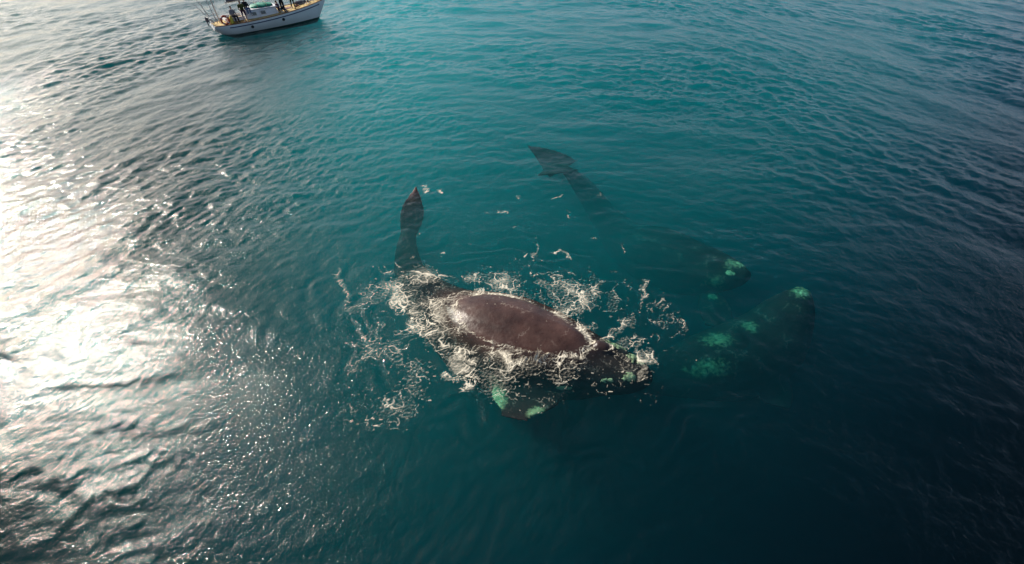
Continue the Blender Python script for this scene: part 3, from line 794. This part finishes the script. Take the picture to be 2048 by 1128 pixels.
STAND = dict(pelvis=(0, 0, .93), chest=(.01, 0, 1.27), neck=(.02, 0, 1.46), head=(.05, 0, 1.61),
             sl=(0, .18, 1.40), el=(-.02, .25, 1.13), wl=(.12, .24, .92), sr=(0, -.18, 1.40), er=(-.02, -.25, 1.13), wr=(.12, -.24, .92),
             hl=(0, .095, .9), kl=(.03, .12, .49), al=(-.02, .13, .08), hr=(0, -.095, .9), kr=(.03, -.12, .49), ar=(-.02, -.13, .08))
SIT = dict(STAND, pelvis=(0, 0, .12), chest=(.0, 0, .45), neck=(.03, 0, .64), head=(.08, 0, .79), sl=(.01, .18, .58), el=(.06, .25, .32), wl=(.3, .16, .26),
           sr=(.01, -.18, .58), er=(.06, -.25, .32), wr=(.3, -.14, .28), hl=(0, .1, .1), kl=(.43, .13, .13), al=(.44, .13, -.27), hr=(0, -.1, .1), kr=(.43, -.13, .13), ar=(.44, -.13, -.27))
def person(loc, rz, label, pose, top, legs, shoes=SHOE_D, short=False, bald=False, scale=.95, sleeves=True):
    p = {k: Vector(v) for k, v in pose.items()}
    bm = bmesh.new()
    fw = Vector((1, 0, 0))
    loft(bm, dense([(p['pelvis'] - (p['chest'] - p['pelvis']).normalized() * .08, .13, .09, fw), (p['pelvis'], .165, .115, fw), ((p['pelvis'] + p['chest']) / 2, .14, .10, fw), (p['chest'], .17, .12, fw), (p['neck'] - (p['neck'] - p['chest']) * .25, .15, .08, fw), (p['neck'], .06, .06, fw), (p['head'] - Vector((.02, 0, .03)), .055, .06, fw)], 3), 16)
    h = p['head']
    ell(bm, h, (.095, .075, .115)); ell(bm, h + Vector((.015, 0, -.05)), (.075, .06, .07)); ell(bm, h + Vector((.098, 0, -.015)), (.02, .014, .025))
    for sg in (-1, 1): ell(bm, h + Vector((-.005, sg * .077, -.01)), (.022, .010, .032))
    for S_, E_, W_, sg in (('sl', 'el', 'wl', 1), ('sr', 'er', 'wr', -1)):
        tube(bm, [p['chest'] * .3 + p[S_] * .7, p[S_]], .062, 10); tube(bm, [p[S_], p[E_]], .052, 10, .040); tube(bm, [p[E_], p[W_]], .041, 10, .027)
        d = (p[W_] - p[E_]).normalized(); sd = d.cross(Vector((0, 0, 1))).normalized() * sg
        if sd.length < .1: sd = Vector((0, sg, 0))
        pal = p[W_] + d * .05; nr = sd.cross(d).normalized()
        loft(bm, [(p[W_], .026, .02, nr), (p[W_] + d * .04, .038, .016, nr), (p[W_] + d * .085, .04, .014, nr)], 10)
        for q, ln in ((-.03, .066), (-.01, .078), (.01, .073), (.03, .058)):          # four fingers, bent, and the thumb
            a = p[W_] + d * .08 + sd * q
            tube(bm, [a, a + d * ln * .55, a + d * ln * .9 - Vector((0, 0, .02))], .0095, 6, .008)
        a = p[W_] + d * .025 - sd * .03
        tube(bm, [a, a + d * .03 - sd * .028, a + d * .06 - sd * .034], .011, 6, .009)
    for H_, K_, A_ in (('hl', 'kl', 'al'), ('hr', 'kr', 'ar')):
        tube(bm, [p['pelvis'] * .4 + p[H_] * .6, p[H_]], .09, 10); tube(bm, [p[H_], (p[H_] + p[K_]) / 2, p[K_]], .088, 12, .056)
        tube(bm, [p[K_], p[K_] * .7 + p[A_] * .3, p[A_]], .058, 12, .038)
        tube(bm, [p[A_] + Vector((-.04, 0, -.04)), p[A_] + Vector((.06, 0, -.045)), p[A_] + Vector((.16, 0, -.055))], .034, 8, .022)
    me = remesh(bm, .011, 1)
    o = on_boat('person', me, SKIN, loc, label, 'person', 'people aboard the sailboat', rz)
    me.polygons.foreach_set('use_smooth', np.ones(len(me.polygons), bool))
    o.matrix_world = o.matrix_world @ Matrix.Diagonal((scale, scale, scale, 1))
    def garment(name, f, m, vox=.018):
        b = bmesh.new(); f(b); obj_me = remesh(b, vox, 2); link(name, obj_me, m, o)
    def jacket(b):
        loft(b, dense([(p['pelvis'] + (p['chest'] - p['pelvis']) * -.12, .185, .135, fw), (p['pelvis'] + (p['chest'] - p['pelvis']) * .35, .17, .128, fw), (p['chest'], .195, .145, fw), (p['neck'] - (p['neck'] - p['chest']) * .28, .17, .1, fw), (p['neck'] - (p['neck'] - p['chest']) * .02, .078, .078, fw)], 3), 16)
        for S_, E_, W_ in (('sl', 'el', 'wl'), ('sr', 'er', 'wr')):
            tube(b, [p['chest'] * .3 + p[S_] * .7, p[S_]], .082, 10); tube(b, [p[S_], p[E_]], .07, 10, .058)
            if sleeves: tube(b, [p[E_], p[E_] * .08 + p[W_] * .92], .058, 10, .043)
    def trousers(b):
        loft(b, dense([(p['pelvis'] - (p['chest'] - p['pelvis']).normalized() * .09, .145, .105, fw), (p['pelvis'], .18, .13, fw), (p['pelvis'] + (p['chest'] - p['pelvis']) * .3, .158, .115, fw)], 3), 16)
        for H_, K_, A_ in (('hl', 'kl', 'al'), ('hr', 'kr', 'ar')):
            tube(b, [p['pelvis'] * .4 + p[H_] * .6, p[H_]], .105, 10); tube(b, [p[H_], (p[H_] + p[K_]) / 2, p[K_] + (p[K_] - p[H_]) * .04], .103, 12, .075)
            if not short: tube(b, [p[K_], p[A_] + (p[K_] - p[A_]) * .06], .075, 12, .058)
    garment('jacket', jacket, top); garment('shorts' if short else 'trousers', trousers, legs)
    for A_ in ('al', 'ar'):
        b = bmesh.new()
        loft(b, dense([(p[A_] + Vector((-.075, 0, -.042)), .03, .03), (p[A_] + Vector((-.02, 0, -.03)), .045, .05), (p[A_] + Vector((.09, 0, -.045)), .048, .036), (p[A_] + Vector((.19, 0, -.055)), .03, .022)], 3), 12)
        obj('shoe', b, shoes, o)
    b = bmesh.new(); ell(b, h + Vector((-.02, 0, .03)), (.098, .085, .105)); 
    bmesh.ops.bisect_plane(b, geom=b.verts[:] + b.edges[:] + b.faces[:], plane_co=h + Vector((.04, 0, .03)), plane_no=(.75, 0, -.66), clear_outer=True)
    obj('hair', b, HAIR, o)
    for sg in (-1, 1):
        b = bmesh.new(); ell(b, h + Vector((.083, sg * .03, .012)), (.012, .013, .008)); obj('eye', b, EYE, o)
    b = bmesh.new(); ell(b, h + Vector((.083, 0, -.062)), (.010, .024, .006)); obj('mouth', b, M_RUST, o)
    return o

Z = lambda x: sheer(x) + .05
stand2 = dict(STAND, er=(.05, -.26, 1.14), wr=(.27, -.18, 1.17), el=(.05, .26, 1.14), wl=(.27, .16, 1.2))             # holding something up at the chest
stand3 = dict(STAND, kl=(.12, .12, .5), al=(.1, .13, .08), kr=(-.04, -.12, .49), ar=(-.16, -.13, .08), er=(-.06, -.27, 1.13), wr=(.02, -.22, .95))  # a step
lean = dict(STAND, pelvis=(-.04, 0, .9), chest=(.1, 0, 1.22), neck=(.18, 0, 1.39), head=(.24, 0, 1.53), sl=(.13, .18, 1.34), sr=(.13, -.18, 1.34), el=(.2, .26, 1.08), er=(.2, -.26, 1.08), wl=(.36, .22, .98), wr=(.36, -.22, .98))
recline = dict(SIT, chest=(-.1, 0, .43), neck=(-.13, 0, .62), head=(-.1, 0, .77), sl=(-.12, .18, .56), sr=(-.12, -.18, .56), el=(-.2, .26, .32), wl=(-.16, .27, .08), er=(-.02, -.26, .34), wr=(.2, -.2, .33),
               kl=(.38, .14, .36), al=(.62, .14, .06), kr=(.4, -.13, .34), ar=(.66, -.12, .06))
SB = -PI / 2     # towards the starboard side, where the whales are
person((-3.25, -.78, CZ + .28), SB + .25, 'person in a grey top sitting on the cockpit edge at the stern', SIT, C_GREY, C_BLACK, SHOE_D)
person((-2.45, -1.12, Z(-2.4)), SB - .2, 'person in olive jacket and dark shorts leaning at the rail behind the cabin', lean, C_OLIVE, C_MAROON, SHOE_D, short=True)
person((-1.95, -.45, CZ + .62), SB + .15, 'person in dark jacket and blue jeans sitting on the aft end of the cabin roof', SIT, C_BLACK, C_JEAN, SHOE_W)
person((.75, -.55, Z(.8) + .02), SB + .7, 'person in dark plum clothes sitting on deck against the front of the cabin', recline, C_MAROON, C_BLACK, SHOE_D)
person((.95, -1.0, Z(.9)), SB + .1, 'person in black standing at the rail just ahead of the cabin', stand2, C_BLACK, C_BLACK, SHOE_W)
person((2.05, -.55, Z(2)), SB - .3, 'person in plum jacket stepping along the middle of the foredeck', stand3, C_MAROON, C_GREEN, SHOE_D)
person((3.5, -.2, Z(3.5)), SB, 'person in navy with white shoes standing nearest the bow', STAND, C_NAVY, C_NAVY, SHOE_W)
